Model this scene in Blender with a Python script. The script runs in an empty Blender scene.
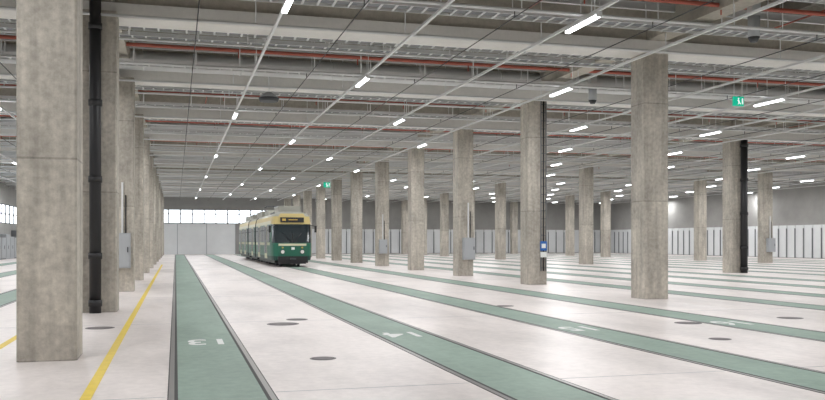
import bpy, bmesh, math, random
from mathutils import Vector, Matrix
random.seed(4)
sc = bpy.context.scene
try:
    sc.view_settings.view_transform = 'Standard'
    sc.view_settings.look = 'None'
except Exception: pass
H = 1.6; TH = math.radians(15.5); F = 854.0

# ---------------------------------------------------------------- materials
def mat(name, col, rough=0.6, metal=0.0, emit=None, es=0.0, noise=None, spec=0.5, bump=0.0, fine=0.0, joint=False, ramp=(0.3, 0.7)):
    m = bpy.data.materials.new(name); m.use_nodes = True
    nt = m.node_tree; b = nt.nodes['Principled BSDF']
    b.inputs['Base Color'].default_value = (*col, 1)
    b.inputs['Roughness'].default_value = rough
    b.inputs['Metallic'].default_value = metal
    b.inputs['Specular IOR Level'].default_value = spec
    if emit:
        b.inputs['Emission Color'].default_value = (*emit, 1)
        b.inputs['Emission Strength'].default_value = es
    if noise:
        sc_, amt, stretch = noise
        g = nt.nodes.new('ShaderNodeNewGeometry')
        mp = nt.nodes.new('ShaderNodeMapping'); mp.inputs['Scale'].default_value = stretch
        n = nt.nodes.new('ShaderNodeTexNoise'); n.inputs['Scale'].default_value = sc_
        n.inputs['Detail'].default_value = 8; n.inputs['Roughness'].default_value = 0.65
        r = nt.nodes.new('ShaderNodeValToRGB')
        r.color_ramp.elements[0].position = ramp[0]; r.color_ramp.elements[1].position = ramp[1]
        r.color_ramp.elements[0].color = (*[c*(1-amt) for c in col], 1)
        r.color_ramp.elements[1].color = (*[min(1, c*(1+amt*0.6)) for c in col], 1)
        nt.links.new(g.outputs['Position'], mp.inputs['Vector'])
        nt.links.new(mp.outputs[0], n.inputs['Vector'])
        nt.links.new(n.outputs[0], r.inputs[0])
        out = r.outputs[0]
        if fine:
            n2 = nt.nodes.new('ShaderNodeTexNoise'); n2.inputs['Scale'].default_value = 7 if not joint else 10
            n2.inputs['Detail'].default_value = 8; n2.inputs['Roughness'].default_value = 0.7
            nt.links.new(g.outputs['Position'], n2.inputs['Vector'])
            r2 = nt.nodes.new('ShaderNodeMapRange'); r2.inputs[1].default_value = 0.35; r2.inputs[2].default_value = 0.65
            r2.inputs[3].default_value = 1-fine; r2.inputs[4].default_value = 1+fine*0.5
            nt.links.new(n2.outputs[0], r2.inputs[0]); fac = r2.outputs[0]
            if joint:
                s = nt.nodes.new('ShaderNodeSeparateXYZ'); nt.links.new(g.outputs['Position'], s.inputs[0])
                md = nt.nodes.new('ShaderNodeMath'); md.operation = 'PINGPONG'; md.inputs[1].default_value = 1.35
                nt.links.new(s.outputs[2], md.inputs[0])
                lt = nt.nodes.new('ShaderNodeMath'); lt.operation = 'LESS_THAN'; lt.inputs[1].default_value = 0.014
                nt.links.new(md.outputs[0], lt.inputs[0])
                k = nt.nodes.new('ShaderNodeMath'); k.operation = 'MULTIPLY_ADD'; k.inputs[1].default_value = -0.28
                nt.links.new(lt.outputs[0], k.inputs[0]); nt.links.new(fac, k.inputs[2]); fac = k.outputs[0]
                mp3 = nt.nodes.new('ShaderNodeMapping'); mp3.inputs['Scale'].default_value = (8, 8, 0.5)
                n3 = nt.nodes.new('ShaderNodeTexNoise'); n3.inputs['Scale'].default_value = 1.0; n3.inputs['Detail'].default_value = 4
                nt.links.new(g.outputs['Position'], mp3.inputs[0]); nt.links.new(mp3.outputs[0], n3.inputs['Vector'])
                r3 = nt.nodes.new('ShaderNodeMapRange'); r3.inputs[1].default_value = 0.35; r3.inputs[2].default_value = 0.65
                r3.inputs[3].default_value = 0.84; r3.inputs[4].default_value = 1.07
                nt.links.new(n3.outputs[0], r3.inputs[0])
                k2 = nt.nodes.new('ShaderNodeMath'); k2.operation = 'MULTIPLY'
                nt.links.new(fac, k2.inputs[0]); nt.links.new(r3.outputs[0], k2.inputs[1]); fac = k2.outputs[0]
                # each casting lift / column has its own tone
                wn = nt.nodes.new('ShaderNodeTexWhiteNoise'); wn.noise_dimensions = '1D'
                fl_ = nt.nodes.new('ShaderNodeMath'); fl_.operation = 'MULTIPLY'; fl_.inputs[1].default_value = 1/2.7
                f2 = nt.nodes.new('ShaderNodeMath'); f2.operation = 'FLOOR'
                oi = nt.nodes.new('ShaderNodeObjectInfo')
                ad = nt.nodes.new('ShaderNodeMath'); ad.operation = 'MULTIPLY_ADD'; ad.inputs[1].default_value = 57.0
                nt.links.new(s.outputs[2], fl_.inputs[0]); nt.links.new(fl_.outputs[0], f2.inputs[0])
                nt.links.new(oi.outputs['Random'], ad.inputs[0]); nt.links.new(f2.outputs[0], ad.inputs[2])
                nt.links.new(ad.outputs[0], wn.inputs['W'])
                r4 = nt.nodes.new('ShaderNodeMapRange'); r4.inputs[3].default_value = 0.88; r4.inputs[4].default_value = 1.08
                nt.links.new(wn.outputs['Value'], r4.inputs[0])
                k3 = nt.nodes.new('ShaderNodeMath'); k3.operation = 'MULTIPLY'
                nt.links.new(fac, k3.inputs[0]); nt.links.new(r4.outputs[0], k3.inputs[1]); fac = k3.outputs[0]
            vm = nt.nodes.new('ShaderNodeVectorMath'); vm.operation = 'SCALE'
            nt.links.new(out, vm.inputs[0]); nt.links.new(fac, vm.inputs['Scale']); out = vm.outputs[0]
        nt.links.new(out, b.inputs['Base Color'])
        if bump:
            bp = nt.nodes.new('ShaderNodeBump'); bp.inputs['Strength'].default_value = bump
            bp.inputs['Distance'].default_value = 0.02
            nt.links.new(n.outputs[0], bp.inputs['Height']); nt.links.new(bp.outputs[0], b.inputs['Normal'])
    return m

M = dict(
 floor=mat('floor_concrete', (0.765, 0.71, 0.685), 0.40, noise=(0.45, 0.20, (1, 0.4, 1)), spec=0.4, fine=0.09, ramp=(0.28, 0.55)),
 green=mat('track_green', (0.285, 0.385, 0.325), 0.55, noise=(0.9, 0.18, (1, 0.4, 1)), spec=0.3, fine=0.12),
 groove=mat('rail_groove', (0.05, 0.05, 0.05), 0.7),
 rail=mat('rail_steel', (0.30, 0.29, 0.28), 0.4, 0.6),
 white=mat('paint_white', (0.8, 0.82, 0.8), 0.6),
 yellow=mat('paint_yellow', (0.82, 0.62, 0.10), 0.6, noise=(6, 0.1, (1, 1, 1))),
 conc=mat('cast_concrete', (0.545, 0.505, 0.44), 0.8, noise=(1.5, 0.30, (1, 1, 0.5)), bump=0.2, fine=0.22, joint=True),
 beam=mat('precast_concrete', (0.50, 0.465, 0.40), 0.85, noise=(1.2, 0.24, (0.3, 1, 1)), fine=0.14),
 ledge=mat('pale_precast_concrete', (0.80, 0.785, 0.75), 0.6, noise=(1.0, 0.08, (0.3, 1, 1)), fine=0.04),
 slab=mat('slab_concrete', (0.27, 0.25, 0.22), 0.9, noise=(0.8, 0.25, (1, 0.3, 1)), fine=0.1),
 galv=mat('galvanised_steel', (0.74, 0.75, 0.75), 0.45, 0.3),
 pale=mat('white_enamel', (0.8, 0.81, 0.81), 0.4),
 red=mat('sprinkler_red', (0.46, 0.12, 0.08), 0.5),
 black=mat('black_plastic', (0.018, 0.018, 0.02), 0.45),
 dark=mat('dark_grey', (0.07, 0.075, 0.08), 0.5),
 mid=mat('mid_grey', (0.17, 0.18, 0.19), 0.5),
 grey=mat('cabinet_grey', (0.42, 0.44, 0.46), 0.45),
 cast=mat('cast_iron', (0.17, 0.15, 0.15), 0.6, noise=(12, 0.3, (1, 1, 1))),
 tube=mat('lamp_diffuser', (0.9, 0.9, 0.9), 0.4, emit=(0.95, 0.98, 1.0), es=9),
 exitg=mat('exit_green', (0.0, 0.30, 0.20), 0.4, emit=(0.0, 0.75, 0.45), es=0.45),
 exitw=mat('exit_white', (0.9, 0.9, 0.9), 0.4, emit=(1, 1, 1), es=0.8),
 blue=mat('sign_blue', (0.03, 0.14, 0.45), 0.4),
 wallc=mat('wall_paint', (0.38, 0.375, 0.36), 0.8, noise=(0.5, 0.14, (1, 1, 1))),
 clad=mat('white_cladding', (0.82, 0.84, 0.85), 0.5, noise=(0.6, 0.06, (1, 1, 1))),
 tgreen=mat('tram_green', (0.018, 0.135, 0.085), 0.3),
 tdgreen=mat('tram_dark_green', (0.012, 0.05, 0.04), 0.4),
 tyellow=mat('tram_yellow', (0.60, 0.48, 0.20), 0.4),
 tcream=mat('tram_cream', (0.64, 0.61, 0.44), 0.4),
 troof=mat('tram_roof_grey', (0.40, 0.40, 0.35), 0.6),
 glass=mat('tram_glass', (0.02, 0.03, 0.035), 0.12, spec=0.8),
 lamp=mat('headlamp', (0.8, 0.8, 0.76), 0.2),
 amber=mat('display_amber', (0.55, 0.38, 0.08), 0.4),
)
def glassmat():
    m = bpy.data.materials.new('window_glass'); m.use_nodes = True
    nt = m.node_tree; nt.nodes.clear()
    o = nt.nodes.new('ShaderNodeOutputMaterial'); mx = nt.nodes.new('ShaderNodeMixShader')
    t = nt.nodes.new('ShaderNodeBsdfTransparent'); g = nt.nodes.new('ShaderNodeBsdfGlossy')
    g.inputs['Roughness'].default_value = 0.1; mx.inputs[0].default_value = 0.08
    nt.links.new(t.outputs[0], mx.inputs[1]); nt.links.new(g.outputs[0], mx.inputs[2]); nt.links.new(mx.outputs[0], o.inputs[0])
    return m
M['wglass'] = glassmat()

# ---------------------------------------------------------------- mesh builder
class MB:
    def __init__(s): s.v = []; s.f = []; s.mi = []; s.mats = []; s.sm = []
    def m(s, k):
        if k not in s.mats: s.mats.append(k)
        return s.mats.index(k)
    def face(s, pts, k, smooth=False):
        n = len(s.v); s.v += [tuple(p) for p in pts]
        s.f.append(tuple(range(n, n+len(pts)))); s.mi.append(s.m(k)); s.sm.append(smooth)
    def box(s, x0, x1, y0, y1, z0, z1, k):
        n = len(s.v)
        s.v += [(x0,y0,z0),(x1,y0,z0),(x1,y1,z0),(x0,y1,z0),(x0,y0,z1),(x1,y0,z1),(x1,y1,z1),(x0,y1,z1)]
        for f in ((0,3,2,1),(4,5,6,7),(0,1,5,4),(1,2,6,5),(2,3,7,6),(3,0,4,7)):
            s.f.append(tuple(n+i for i in f)); s.mi.append(s.m(k)); s.sm.append(False)
    def prism(s, poly, z0, z1, k):
        n = len(s.v); c = len(poly)
        s.v += [(x,y,z0) for x,y in poly] + [(x,y,z1) for x,y in poly]
        s.f.append(tuple(n+i for i in reversed(range(c)))); s.f.append(tuple(n+c+i for i in range(c)))
        s.mi += [s.m(k)]*2; s.sm += [False]*2
        for i in range(c):
            j = (i+1) % c
            s.f.append((n+i, n+j, n+c+j, n+c+i)); s.mi.append(s.m(k)); s.sm.append(False)
    def cyl(s, p0, p1, r, k, seg=12, r1=None):
        p0 = Vector(p0); p1 = Vector(p1); d = (p1-p0).normalized()
        a = d.orthogonal().normalized(); b = d.cross(a); r1 = r if r1 is None else r1
        n = len(s.v)
        for p, rr in ((p0, r), (p1, r1)):
            for i in range(seg):
                t = 2*math.pi*i/seg
                s.v.append(tuple(p + a*rr*math.cos(t) + b*rr*math.sin(t)))
        for i in range(seg):
            j = (i+1) % seg
            s.f.append((n+i, n+j, n+seg+j, n+seg+i)); s.mi.append(s.m(k)); s.sm.append(True)
        s.f.append(tuple(n+i for i in reversed(range(seg)))); s.f.append(tuple(n+seg+i for i in range(seg)))
        s.mi += [s.m(k)]*2; s.sm += [False]*2
    def mesh(s, name):
        me = bpy.data.meshes.new(name); me.from_pydata(s.v, [], s.f)
        for k in s.mats: me.materials.append(M[k])
        for p, i, q in zip(me.polygons, s.mi, s.sm): p.material_index = i; p.use_smooth = q
        me.update(); return me
    def obj(s, name, loc=(0,0,0), parent=None):
        o = bpy.data.objects.new(name, s.mesh(name)); o.location = loc
        sc.collection.objects.link(o)
        if parent: o.parent = parent
        return o
def inst(me, name, loc, parent=None):
    o = bpy.data.objects.new(name, me); o.location = loc; sc.collection.objects.link(o)
    if parent: o.parent = parent
    return o

# ---------------------------------------------------------------- layout
XL, XR, YF, YB = -15.0, 56.6, -9.0, 106.0
SL, SR = XL+0.05, XR-0.05
SP = 8.05; GY = [21.3 + SP*k for k in range(-3, 11)]
ROWS = [-1.65, 12.8, 27.25, 41.7]
TRK = [0.46, 3.75, 7.08, 10.45]
tracks = [-11.3, -7.9, -4.6] + [t + 14.45*k for k in range(4) for t in TRK][:15]
tracks = [t for t in tracks if t < XR-1.5]
LX0 = [2.2, 5.45, 8.7, 12.0]
lampx = [-12.9, -9.6, -6.2, -3.0] + [t + 14.45*k for k in range(4) for t in LX0]
lampx = [x for x in lampx if x < XR-1]
ZS = 6.78   # beam soffit
ZC = 8.5    # slab soffit

b = MB(); b.box(XL-0.3, XR+0.3, YF-0.3, YB+0.3, -0.3, 0, 'floor'); b.obj('floor')

# tracks
for x in tracks:
    b = MB(); g = 0.5
    b.box(-g, g, YF+0.5, YB-3, -0.01, 0.003, 'green')
    for s_ in (-1, 1):
        b.box(s_*g-0.03, s_*g+0.03, YF+0.5, YB-3, -0.01, 0.004, 'rail')
        b.box(s_*(g-0.045)-0.018, s_*(g-0.045)+0.018, YF+0.5, YB-3, -0.01, 0.005, 'groove')
        b.box(s_*(g+0.036)-0.006, s_*(g+0.036)+0.006, YF+0.5, YB-3, -0.01, 0.0045, 'groove')
    b.obj('tram_track', (x, 0, 0))

# slab joints between the tracks
b = MB()
for y in [GY[0]+SP*k*1.0 for k in range(0, 13)]:
    xs = [XL+0.1] + [v for t in tracks for v in (t-0.56, t+0.56)] + [XR-0.1]
    for i in range(0, len(xs)-1, 2):
        if xs[i+1]-xs[i] > 0.2: b.box(xs[i], xs[i+1], y+3.9, y+3.912, -0.01, 0.002, 'grey')
b.obj('floor_joint')

# yellow lines
for x in (-0.88, -2.55):
    b = MB(); b.box(-0.055, 0.055, YF+1, 60, 0, 0.005, 'yellow'); b.obj('yellow_floor_line', (x, 0, 0))

# painted track numbers
for i, (x, y) in enumerate([(0.50, 13.9), (3.75, 14.1), (7.08, 14.2), (10.45, 14.4)]):
    cu = bpy.data.curves.new('track_number', 'FONT'); cu.body = str(13+i); cu.align_x = 'CENTER'; cu.align_y = 'CENTER'
    cu.size = 1.0; cu.extrude = 0.002; cu.offset = 0.015
    o = bpy.data.objects.new('painted_track_number', cu); sc.collection.objects.link(o)
    o.location = (x, y, 0.006); o.rotation_euler = (0, 0, math.pi); o.scale = (0.72, 1.0, 1)
    cu.materials.append(M['white'])

# manhole covers
def fl(px, py):
    d = F*H/(py-241.0); u = (px-412.5)/F*d
    return (u*math.cos(TH)+d*math.sin(TH), -u*math.sin(TH)+d*math.cos(TH))
for px, py, r in [(100,328,.26),(283,324,.31),(297,319.5,.22),(323,358.5,.18),(688,323,.26),(505,306,.22),(790,318,.26),(720,339,.18)]:
    x, y = fl(px, py)
    b = MB(); b.cyl((0,0,-0.01), (0,0,0.003), r, 'cast', 28); b.cyl((0,0,0.0), (0,0,0.005), r*0.82, 'groove', 28)
    b.cyl((0,0,0.0), (0,0,0.007), r*0.76, 'cast', 28); b.obj('manhole_cover', (x, y, 0))

# columns
W = 0.375
b = MB(); c = 0.03
poly = [(-W+c,-W),(W-c,-W),(W,-W+c),(W,W-c),(W-c,W),(-W+c,W),(-W,W-c),(-W,-W+c)]
b.prism(poly, 0, ZS, 'conc'); colm = b.mesh('concrete_column')
def coly(ri, y):
    if ri == 0: return y - max(0.2, 0.65 - 0.05*max(0, (y-13)/8))
    return y
for ri, x in enumerate(ROWS):
    for y in GY:
        if y < YB-1: inst(colm, 'concrete_column', (x, coly(ri, y), 0))

# ceiling slab and ribs
b = MB()
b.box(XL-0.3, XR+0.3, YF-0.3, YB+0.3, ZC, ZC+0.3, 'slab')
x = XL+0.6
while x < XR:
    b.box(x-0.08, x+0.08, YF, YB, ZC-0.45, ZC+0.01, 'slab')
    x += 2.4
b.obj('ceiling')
for y in GY:
    b = MB()
    b.box(XL, XR, y-0.42, y+0.42, ZS, ZS+0.34, 'ledge')
    b.box(XL, XR, y-0.30, y+0.30, ZS+0.34, ZC, 'beam')
    b.obj('concrete_beam')
for x in ROWS:
    b = MB()
    for i, y in enumerate(GY[:-1]): b.box(x-0.28, x+0.28, y+0.30, GY[i+1]-0.30, ZS+0.36, ZC, 'beam')
    b.box(x-0.28, x+0.28, GY[0]-5.8, GY[0]-0.30, ZS+0.36, ZC, 'beam')
    b.obj('concrete_girder')

# services under the ceiling (one object per kind)
tray = MB(); pipe = MB(); redp = MB(); duct = MB(); steel = MB()
for i, y in enumerate(GY[:-1]):
    for dy, z, w in ((1.5, 7.0, 0.22), (3.0, 7.1, 0.3), (5.6, 6.9, 0.28)):
        yy = y+dy
        tray.box(SL, SR, yy-w, yy-w+0.025, z, z+0.11, 'galv')
        tray.box(SL, SR, yy+w-0.025, yy+w, z, z+0.11, 'galv')
        if y < 60:
            xx = XL+0.2
            while xx < XR-0.2:
                tray.box(xx, xx+0.05, yy-w, yy+w, z+0.01, z+0.03, 'galv'); xx += 0.35
        tray.box(SL, SR, yy-w*0.6, yy+w*0.4, z+0.03, z+0.06, 'mid')
        xx = XL+1.2
        while xx < XR:
            tray.cyl((xx, yy-w, z), (xx, yy-w, ZC), 0.016, 'galv', 5)
            tray.cyl((xx, yy+w, z), (xx, yy+w, ZC), 0.016, 'galv', 5); xx += 1.8
    for dy, z, r in ((1.1, 6.64, 0.035), (4.0, 6.62, 0.04), (6.9, 6.64, 0.035)):
        pipe.cyl((SL, y+dy, z), (SR, y+dy, z), r, 'galv', 8)
        xx = XL+2.4
        while xx < XR:
            pipe.cyl((xx, y+dy, z), (xx, y+dy, ZC), 0.014, 'galv', 5); xx += 3.6
    redp.cyl((SL, y+4.5, 7.25), (SR, y+4.5, 7.25), 0.055, 'red', 8)
    xx = XL+1.8
    while xx < XR:
        redp.cyl((xx, y+4.5, 7.25), (xx, y+4.5, ZC), 0.012, 'galv', 5)
        redp.cyl((xx+.6, y+4.5, 7.25), (xx+.6, y+4.5, 7.02), 0.02, 'red', 5)
        redp.cyl((xx, y+0.9, 7.35), (xx, y+7.3, 7.35), 0.022, 'red', 6) if (i % 2 == 0 and int(xx/3.6) % 2 == 0) else None
        xx += 3.6
    # secondary steel channels carrying the services
    for dy in (2.25, 6.35):
        steel.box(SL, SR, y+dy-0.05, y+dy+0.05, 7.55, 7.57, 'galv'); steel.box(SL, SR, y+dy-0.008, y+dy+0.008, 7.57, 7.73, 'galv')
        steel.box(SL, SR, y+dy-0.05, y+dy+0.05, 7.73, 7.75, 'galv')
        xx = XL+1.0
        while xx < XR:
            steel.box(xx-.02, xx+.02, y+dy-.02, y+dy+.02, 7.75, ZC, 'galv'); xx += 4.8
    if i % 2 == 1:
        duct.cyl((SL+1, y+7.0, 7.3), (SR-1, y+7.0, 7.3), 0.3, 'galv', 20)
        xx = XL+2
        while xx < XR-1:
            duct.cyl((xx, y+7.0, 7.3), (xx+0.05, y+7.0, 7.3), 0.315, 'galv', 20)
            duct.cyl((xx, y+7.0, 7.6), (xx, y+7.0, ZC), 0.012, 'galv', 5); xx += 3.0
    else:
        # flat rectangular duct with flanged joints
        duct.box(SL+1, SR-1, y+0.75, y+1.2, 7.35, 7.7, 'galv')
        xx = XL+2
        while xx < XR-1:
            duct.box(xx, xx+0.05, y+0.72, y+1.23, 7.32, 7.73, 'galv'); duct.cyl((xx, y+1.0, 7.7), (xx, y+1.0, ZC), 0.014, 'galv', 5); xx += 1.8
tray.obj('cable_tray'); pipe.obj('support_pipe'); redp.obj('sprinkler_pipe'); duct.obj('ventilation_duct'); steel.obj('steel_support_channel')
b = MB()
for x in tracks: b.cyl((x, YF+1, 6.45), (x, YB-1, 6.45), 0.012, 'dark', 6)
for x in tracks:
    for y in GY:
        b.cyl((x, y+4.0, 6.45), (x, y+4.0, 6.58), 0.012, 'dark', 5)
b.obj('overhead_contact_wire')

# light trunking + fixtures
b = MB()
for x in lampx:
    b.box(x-0.03, x+0.03, YF+1, YB-1, 6.50, 6.56, 'pale')
    for y in GY: b.cyl((x, y+3.2, 6.55), (x, y+3.2, ZC), 0.01, 'galv', 5)
b.obj('lighting_trunking')
b = MB()
b.box(-0.05, 0.05, -0.78, 0.78, 6.43, 6.50, 'pale'); b.box(-0.055, 0.055, -0.75, 0.75, 6.385, 6.43, 'tube')
b.box(-0.06, 0.06, -0.80, -0.75, 6.38, 6.50, 'pale'); b.box(-0.06, 0.06, 0.75, 0.80, 6.38, 6.50, 'pale')
lm = b.mesh('light_fixture')
la = bpy.data.lights.new('lamp_emitter', 'AREA'); la.shape = 'RECTANGLE'; la.size = 0.11; la.size_y = 1.5
la.energy = 158; la.color = (0.985, 0.985, 1.0)
for i, x in enumerate(lampx):
    for j, y in enumerate(GY[:-1]):
        if (i+j) % 2 == 1: continue
        yy = y+4.0
        if yy > YB-1: continue
        o = inst(lm, 'light_fixture', (x, yy, 0))
        l = bpy.data.objects.new('emitter', la); sc.collection.objects.link(l); l.parent = o; l.location = (0, 0, 6.375)

# ---------------------------------------------------------------- walls
def wall_cladding(b, along, fixed, a0, a1, ztop, sgn):
    a = a0
    while a < a1:
        e = min(a+1.15, a1)
        lo, hi = sorted((fixed, fixed+sgn*0.06))
        if along == 'x': b.box(a+0.05, e-0.05, lo, hi, 0.05, ztop, 'clad')
        else: b.box(lo, hi, a+0.05, e-0.05, 0.05, ztop, 'clad')
        lo, hi = sorted((fixed, fixed+sgn*0.14))
        if along == 'x': b.box(e-0.06, e+0.04, lo, hi, 0.0, ztop-0.3, 'mid')
        else: b.box(lo, hi, e-0.06, e+0.04, 0.0, ztop-0.3, 'mid')
        a = e
WX0, WX1, WZ0, WZ1 = -3.6, 13.0, 3.7, 5.4
b = MB()
b.box(XL-0.3, XR+0.3, YB, YB+0.3, 0, WZ0, 'wallc'); b.box(XL-0.3, XR+0.3, YB, YB+0.3, WZ1, ZC+.1, 'wallc')
b.box(XL-0.3, WX0, YB, YB+0.3, WZ0, WZ1, 'wallc'); b.box(WX1, XR+0.3, YB, YB+0.3, WZ0, WZ1, 'wallc')
wall_cladding(b, 'x', YB, WX1+2, XR-0.5, 3.1, -1)
b.box(-3.2, 7.0, YB-0.08, YB, 0, 3.65, 'clad')
for xx in (-3.2, 0.2, 3.6, 7.0): b.box(xx-0.04, xx+0.04, YB-0.11, YB, 0, 3.65, 'grey')
b.obj('wall_back')
b = MB(); n = 12
for i in range(n+1):
    x = WX0 + (WX1-WX0)*i/n; b.box(x-0.07, x+0.07, YB+0.08, YB+0.2, WZ0, WZ1, 'mid')
for z in (WZ0+0.04, (WZ0+WZ1)/2+0.3, WZ1-0.04): b.box(WX0, WX1, YB+0.08, YB+0.2, z-0.04, z+0.04, 'mid')
b.box(WX0, WX1, YB+0.13, YB+0.14, WZ0, WZ1, 'wglass'); b.obj('window_1')
b = MB(); b.box(XR, XR+0.3, YF-0.3, YB+0.3, 0, ZC+.1, 'wallc'); wall_cladding(b, 'y', XR, 5, YB-0.5, 3.1, -1)
b.obj('wall_right')
b = MB(); b.box(XL-0.3, XL, YF-0.3, YB+0.3, 0, 3.2, 'wallc'); b.box(XL-0.3, XL, YF-0.3, YB+0.3, 5.0, ZC+.1, 'wallc')
b.box(XL-0.3, XL, YF-0.3, 30, 3.2, 5.0, 'wallc'); b.box(XL-0.3, XL, 104, YB+0.3, 3.2, 5.0, 'wallc')
b.obj('wall_left')
b = MB()
for i in range(38): y = 30+2*i; b.box(XL-0.2, XL-0.1, y-0.04, y+0.04, 3.2, 5.0, 'dark')
for z in (3.24, 4.1, 4.96): b.box(XL-0.2, XL-0.1, 30, 104, z-0.04, z+0.04, 'dark')
b.box(XL-0.16, XL-0.15, 30, 104, 3.2, 5.0, 'wglass'); b.obj('window_2')
b = MB(); b.box(XL-0.3, XR+0.3, YF-0.3, YF, 0, ZC+.1, 'wallc'); b.obj('wall_front')

# ---------------------------------------------------------------- column-mounted things
def downpipe(x, y, r, top):
    b = MB(); b.cyl((0,0,0), (0,0,top), r, 'black', 16)
    for z in (0.15, 1.2, 2.9, 4.6, 6.3):
        b.cyl((0,0,z), (0,0,z+0.14), r*1.18, 'black', 16)
        b.box(-0.03, 0.03, 0, 0.17, z+0.03, z+0.1, 'galv')
    b.obj('black_downpipe', (x, y, 0))
downpipe(-1.72, coly(0, GY[3]) - W - 0.17, 0.125, 8.0)
downpipe(27.25+0.22, GY[5]-W-0.20, 0.17, 6.7)
def cabinet(x, y, z, w, h, d=0.25):
    b = MB(); b.box(-w/2, w/2, -d, 0, 0, h, 'grey'); b.box(-w/2+0.03, w/2-0.03, -d-0.015, -d, 0.03, h-0.03, 'grey')
    b.box(w/2-0.09, w/2-0.06, -d-0.035, -d-0.015, h*0.45, h*0.6, 'black')
    b.box(-0.03, 0.03, -0.08, 0, h, h+1.6, 'galv'); b.cyl((0.1,-0.05,h), (0.1,-0.05,h+1.2), 0.02, 'black', 6)
    b.obj('electrical_cabinet', (x, y, z))
cabinet(-1.62, coly(0, GY[4]) - W, 0.75, 0.5, 1.1)
cabinet(12.9, GY[5]-W, 0.75, 0.55, 1.0)
cabinet(41.8, GY[7]-W, 0.8, 0.6, 1.0)
cabinet(12.75, GY[7]-W, 0.8, 0.5, 0.9)
b = MB()
b.box(-0.11,-0.09,-0.06,0,0.5,ZS,'mid'); b.box(0.09,0.11,-0.06,0,0.5,ZS,'mid')
z = 0.6
while z < ZS-0.1: b.box(-0.09,0.09,-0.04,-0.02,z,z+0.025,'mid'); z += 0.3
b.cyl((0,-0.03,0.5),(0,-0.03,ZS),0.025,'black',8)
b.obj('column_cable_ladder', (13.02, GY[4]-W, 0))
b = MB(); b.box(-0.13,0.13,-0.02,0,0,0.34,'blue'); b.box(-0.08,0.08,-0.025,-0.02,0.09,0.25,'white'); b.box(-0.12,0.12,-0.02,0,-0.25,-0.05,'white')
b.obj('blue_safety_sign', (13.0, GY[4]-W-0.07, 1.25))

def exit_sign(x, y, z, w=0.42):
    b = MB(); h = w*0.8
    b.box(-w/2, w/2, -0.04, 0.04, 0, h, 'exitg')
    b.cyl((-0.02*w/0.4,-0.045,h*0.78),(-0.02*w/0.4,-0.05,h*0.78),w*0.06,'exitw',10)
    b.face([(-w*.16,-.045,h*.62),(-w*.02,-.045,h*.4),(w*.06,-.045,h*.42),(0,-.045,h*.68)],'exitw')
    b.face([(-w*.12,-.045,h*.15),(-w*.06,-.045,h*.15),(w*.05,-.045,h*.42),(-w*.02,-.045,h*.42)],'exitw')
    b.face([(w*.02,-.045,h*.3),(w*.16,-.045,h*.16),(w*.2,-.045,h*.2),(w*.06,-.045,h*.42)],'exitw')
    b.box(w*.30, w*.40, -.05, -.04, h*.2, h*.8, 'exitw')
    b.cyl((-w*.4,0,h),(-w*.4,0,ZC-z),0.01,'galv',6); b.cyl((w*.4,0,h),(w*.4,0,ZC-z),0.01,'galv',6)
    b.obj('exit_sign', (x, y, z))
exit_sign(17.75, 24.1, 6.02, 0.38)
exit_sign(10.9, 63.3, 5.6, 0.5)
exit_sign(44.0, 60.0, 5.6, 0.5)
def detector(x, y, z):
    b = MB(); b.cyl((0,0,0),(0,0,0.12),0.3,'dark',24,0.34); b.cyl((0,0,0.12),(0,0,0.3),0.34,'grey',24,0.1); b.cyl((0,0,0.3),(0,0,ZC-z),0.02,'galv',8)
    b.obj('round_ceiling_speaker', (x, y, z))
detector(2.95, 28.3, 6.18)
b = MB(); b.cyl((0,0,0),(0,0,0.5),0.14,'grey',20); b.cyl((0,0,-0.12),(0,0,0),0.08,'dark',20,0.14); b.box(-0.12,0.12,-0.1,0.1,0.5,0.85,'galv'); b.cyl((0,0,0.85),(0,0,2.0),0.03,'galv',8)
me = b.mesh('hanging_sensor'); inst(me, 'hanging_sensor', (13.4, 17.6, 6.5)); inst(me, 'hanging_sensor', (14.0, 27.0, 6.5))

# grey cabinets along left wall
b = MB()
for q in range(12):
    h = random.choice([2.0, 2.2, 2.6]); y = q*2.0
    b.box(0, 0.6, y, y+1.9, 0, h, random.choice(['grey','mid'])); b.box(0.6, 0.62, y+0.06, y+1.84, 0.1, h-.1, 'grey')
    b.box(0.62, 0.64, y+1, y+1.05, 0.9, 1.2, 'black')
b.obj('metal_locker', (XL+0.02, 78, 0))

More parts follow.
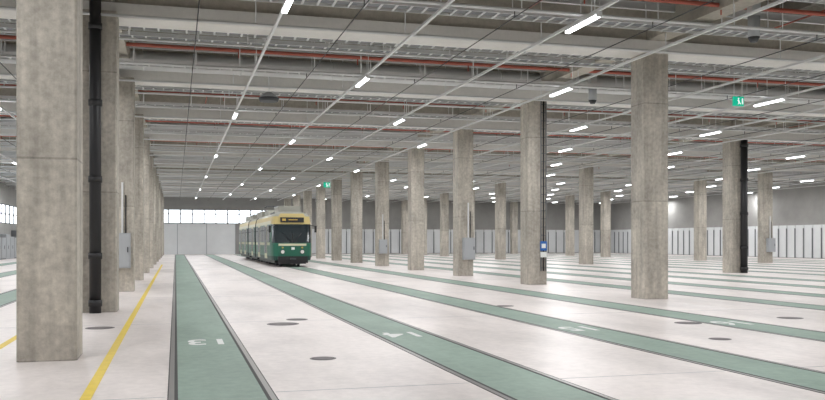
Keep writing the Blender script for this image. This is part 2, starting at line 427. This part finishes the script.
# ---------------------------------------------------------------- tram
def build_tram(X, Y, S):
    root = bpy.data.objects.new('tram', None); sc.collection.objects.link(root); root.location = (X, Y, 0); root.scale = (S, S, S)
    lev = [(0.38,.97),(0.62,1.0),(1.36,1.0),(2.42,.985),(2.62,.97),(2.86,.93),(3.02,.80),(3.12,.5),(3.15,.0)]
    bandm = ['tdgreen','tgreen','glassband','tcream','tyellow','troof','troof','troof']
    HW = 1.15
    def car(name, y0, L, front=False, rear=False):
        st = []
        if front: st += [(0,.70),(0.05,.83),(0.16,.92),(0.4,.97),(0.8,1.0)]
        else: st += [(0,1.0)]
        st += [(L-0.8,1.0),(L-0.3,.95),(L,.75)] if rear else [(L,1.0)]
        b = MB()
        def P(s, wf, z, f, side):
            y = s
            if front and z > 1.3: y += (z-1.3)*0.16*max(0, 1-s/0.9)
            if rear and z > 1.3: y -= (z-1.3)*0.12*max(0, 1-(L-s)/0.9)
            return (side*HW*wf*f, y0+y, z)
        for k in range(len(st)-1):
            for i in range(len(lev)-1):
                z0,f0 = lev[i]; z1,f1 = lev[i+1]
                mk = bandm[i]
                if mk == 'glassband': mk = 'glass' if (front and k < 3) else 'tgreen'
                if front and k < 4 and i in (3,4): mk = 'tyellow'
                for side in (-1, 1):
                    q = [P(*st[k],z0,f0,side),P(*st[k+1],z0,f0,side),P(*st[k+1],z1,f1,side),P(*st[k],z1,f1,side)]
                    if side < 0: q.reverse()
                    b.face(q, mk, False)
            b.face([P(*st[k],.38,.97,-1),P(*st[k+1],.38,.97,-1),P(*st[k+1],.38,.97,1),P(*st[k],.38,.97,1)],'dark')
        for s_, fr in ((st[0], True), (st[-1], False)):
            for i in range(len(lev)-1):
                z0,f0 = lev[i]; z1,f1 = lev[i+1]
                mk = bandm[i]
                if mk == 'glassband': mk = 'glass'
                if mk == 'tcream': mk = 'tyellow'
                if front and fr and i == 5: mk = 'tyellow'
                if not ((fr and front) or (not fr and rear)): mk = 'black'
                q = [P(*s_,z0,f0,-1),P(*s_,z0,f0,1),P(*s_,z1,f1,1),P(*s_,z1,f1,-1)]
                if not fr: q.reverse()
                b.face(q, mk)
        return b.obj(name, parent=root)
    cars = [(0.0, 10.0, True, False), (10.6, 5.4, False, False), (16.6, 10.0, False, True)]
    for i, (y0, L, f, r) in enumerate(cars):
        car('body_%d' % (i+1), y0, L, f, r)
        w = MB()
        a = y0 + (1.15 if f else 0.25); e = y0 + L - (1.15 if r else 0.25)
        n = max(3, round((e-a)/1.35)); stp = (e-a)/n
        for q in range(n):
            p0 = a+q*stp+0.07; p1 = a+(q+1)*stp-0.07
            door = (q % 3 == 1)
            for s_ in (-1, 1):
                if door and s_ == -1:
                    x0, x1 = -HW-0.012, -HW+0.06
                    w.box(x0, x1, p0, p1, 0.45, 2.45, 'tcream')
                    for t in (0, 1):
                        m0 = p0+0.07+t*(p1-p0)/2; m1 = m0+(p1-p0)/2-0.12
                        w.box(x0-0.012, x0, m0, m1, 0.75, 2.32, 'glass')
                else:
                    x0, x1 = sorted((s_*(HW-0.05), s_*(HW+0.012)))
                    w.box(x0, x1, p0, p1, 1.42, 2.36, 'glass')
                    x0, x1 = sorted((s_*(HW-0.05), s_*(HW+0.018)))
                    w.box(x0, x1, p0, p1, 2.08, 2.12, 'dark')
        w.box(-HW-0.008, -HW+0.03, a, e, 1.22, 1.38, 'tcream'); w.box(HW-0.03, HW+0.008, a, e, 1.22, 1.38, 'tcream')
        w.obj('side_windows_%d' % (i+1), parent=root)
    g = MB()
    for y0 in (10.0, 16.0):
        for q in range(6):
            k = 1.04 if q % 2 else 0.98
            g.box(-k, k, y0+q*0.1, y0+q*0.1+0.1, 0.5, 2.9+0.03*(q % 2), 'black')
    g.obj('bellows', parent=root)
    u = MB()
    for yc in (2.2, 8.0, 13.3, 18.6, 24.2):
        u.box(-0.75, 0.75, yc-1.1, yc+1.1, 0.28, 0.5, 'dark')
        for dy in (-0.85, 0.85):
            for s_ in (-1, 1):
                u.cyl((s_*0.46, yc+dy, 0.33), (s_*0.58, yc+dy, 0.33), 0.32, 'dark', 20)
                u.cyl((s_*0.56, yc+dy, 0.33), (s_*0.62, yc+dy, 0.33), 0.12, 'rail', 12)
            u.cyl((-0.5, yc+dy, 0.33), (0.5, yc+dy, 0.33), 0.06, 'rail', 8)
    for y0, L, _, _ in cars: u.box(-0.95, 0.95, y0+0.5, y0+L-0.4, 0.22, 0.40, 'black')
    u.obj('bogies', parent=root)
    r = MB()
    for y0, y1, h in ((1.2,3.4,.36),(7.2,9.2,.34),(11.3,14.8,.38),(18,20.5,.34),(22.5,25.3,.36)):
        r.box(-0.62, 0.62, y0, y1, 3.05, 3.12+h, 'troof'); r.box(-0.66, 0.66, y0+.1, y1-.1, 3.12+h-0.06, 3.12+h, 'grey')
    r.box(-0.55,0.55,4.1,6.5,3.1,3.2,'dark')
    for s_ in (-1, 1):
        r.cyl((s_*.4,6.3,3.22),(s_*.3,4.3,3.45),.03,'dark',6); r.cyl((s_*.3,4.3,3.45),(s_*.25,6.0,3.62),.025,'dark',6)
    for yy in (5.85, 6.15):
        r.cyl((-.8,yy,3.64),(.8,yy,3.64),.03,'dark',6)
        r.cyl((-.8,yy,3.64),(-.95,yy,3.54),.03,'dark',6); r.cyl((.8,yy,3.64),(.95,yy,3.54),.03,'dark',6)
    r.cyl((-.3,5.85,3.64),(-.3,6.15,3.64),.02,'dark',6); r.cyl((.3,5.85,3.64),(.3,6.15,3.64),.02,'dark',6)
    r.obj('roof_equipment', parent=root)
    f = MB()
    f.box(-0.82, 0.82, -0.14, 0.1, 0.40, 0.60, 'black')
    f.box(-0.16, 0.16, -0.35, 0.0, 0.42, 0.52, 'dark')
    f.box(-0.76, 0.76, -0.02, 0.1, 0.18, 0.42, 'black')
    for s_ in (-1, 1):
        f.cyl((s_*.55,-.03,.86),(s_*.55,.04,.86),.13,'dark',16); f.cyl((s_*.55,-.045,.86),(s_*.55,-.03,.86),.10,'lamp',16)
        f.cyl((s_*.55,-.03,1.1),(s_*.55,.04,1.1),.05,'amber',10)
        f.cyl((s_*1.0,.12,2.35),(s_*1.28,-.12,2.3),.018,'black',6)
        f.box(s_*1.28-.06, s_*1.28+.06, -.16,-.1,1.95,2.32,'black')
        f.cyl((s_*.1,.0,1.38),(s_*.5,.06,1.9),.014,'black',5)
    f.box(-0.012,0.012,-0.02,0.12,1.34,1.9,'black')
    f.box(-0.78,0.78,-0.015,0.02,1.20,1.32,'tcream')
    f.box(-0.66,0.66,0.12,0.26,2.52,2.80,'black')
    f.box(-0.56,-0.36,0.11,0.13,2.60,2.73,'amber'); f.box(-0.2,0.3,0.11,0.13,2.64,2.69,'amber')
    f.box(-0.06,0.12,-0.012,0.02,0.98,1.12,'white')
    f.obj('front_details', parent=root)
build_tram(6.9, 52.4, 1.09)

# ---------------------------------------------------------------- world and camera
w = bpy.data.worlds.new('World'); sc.world = w; w.use_nodes = True
bg = w.node_tree.nodes['Background']; bg.inputs[0].default_value = (0.88, 0.94, 1, 1); bg.inputs[1].default_value = 4.0
cam = bpy.data.cameras.new('camera'); co = bpy.data.objects.new('camera', cam); sc.collection.objects.link(co)
co.location = (0, 0, H); co.rotation_euler = (math.pi/2, 0, -TH)
cam.sensor_fit = 'HORIZONTAL'; cam.sensor_width = 36; cam.lens = 36*F/825.0; cam.shift_y = 41/825.0
cam.clip_end = 500
sc.camera = co
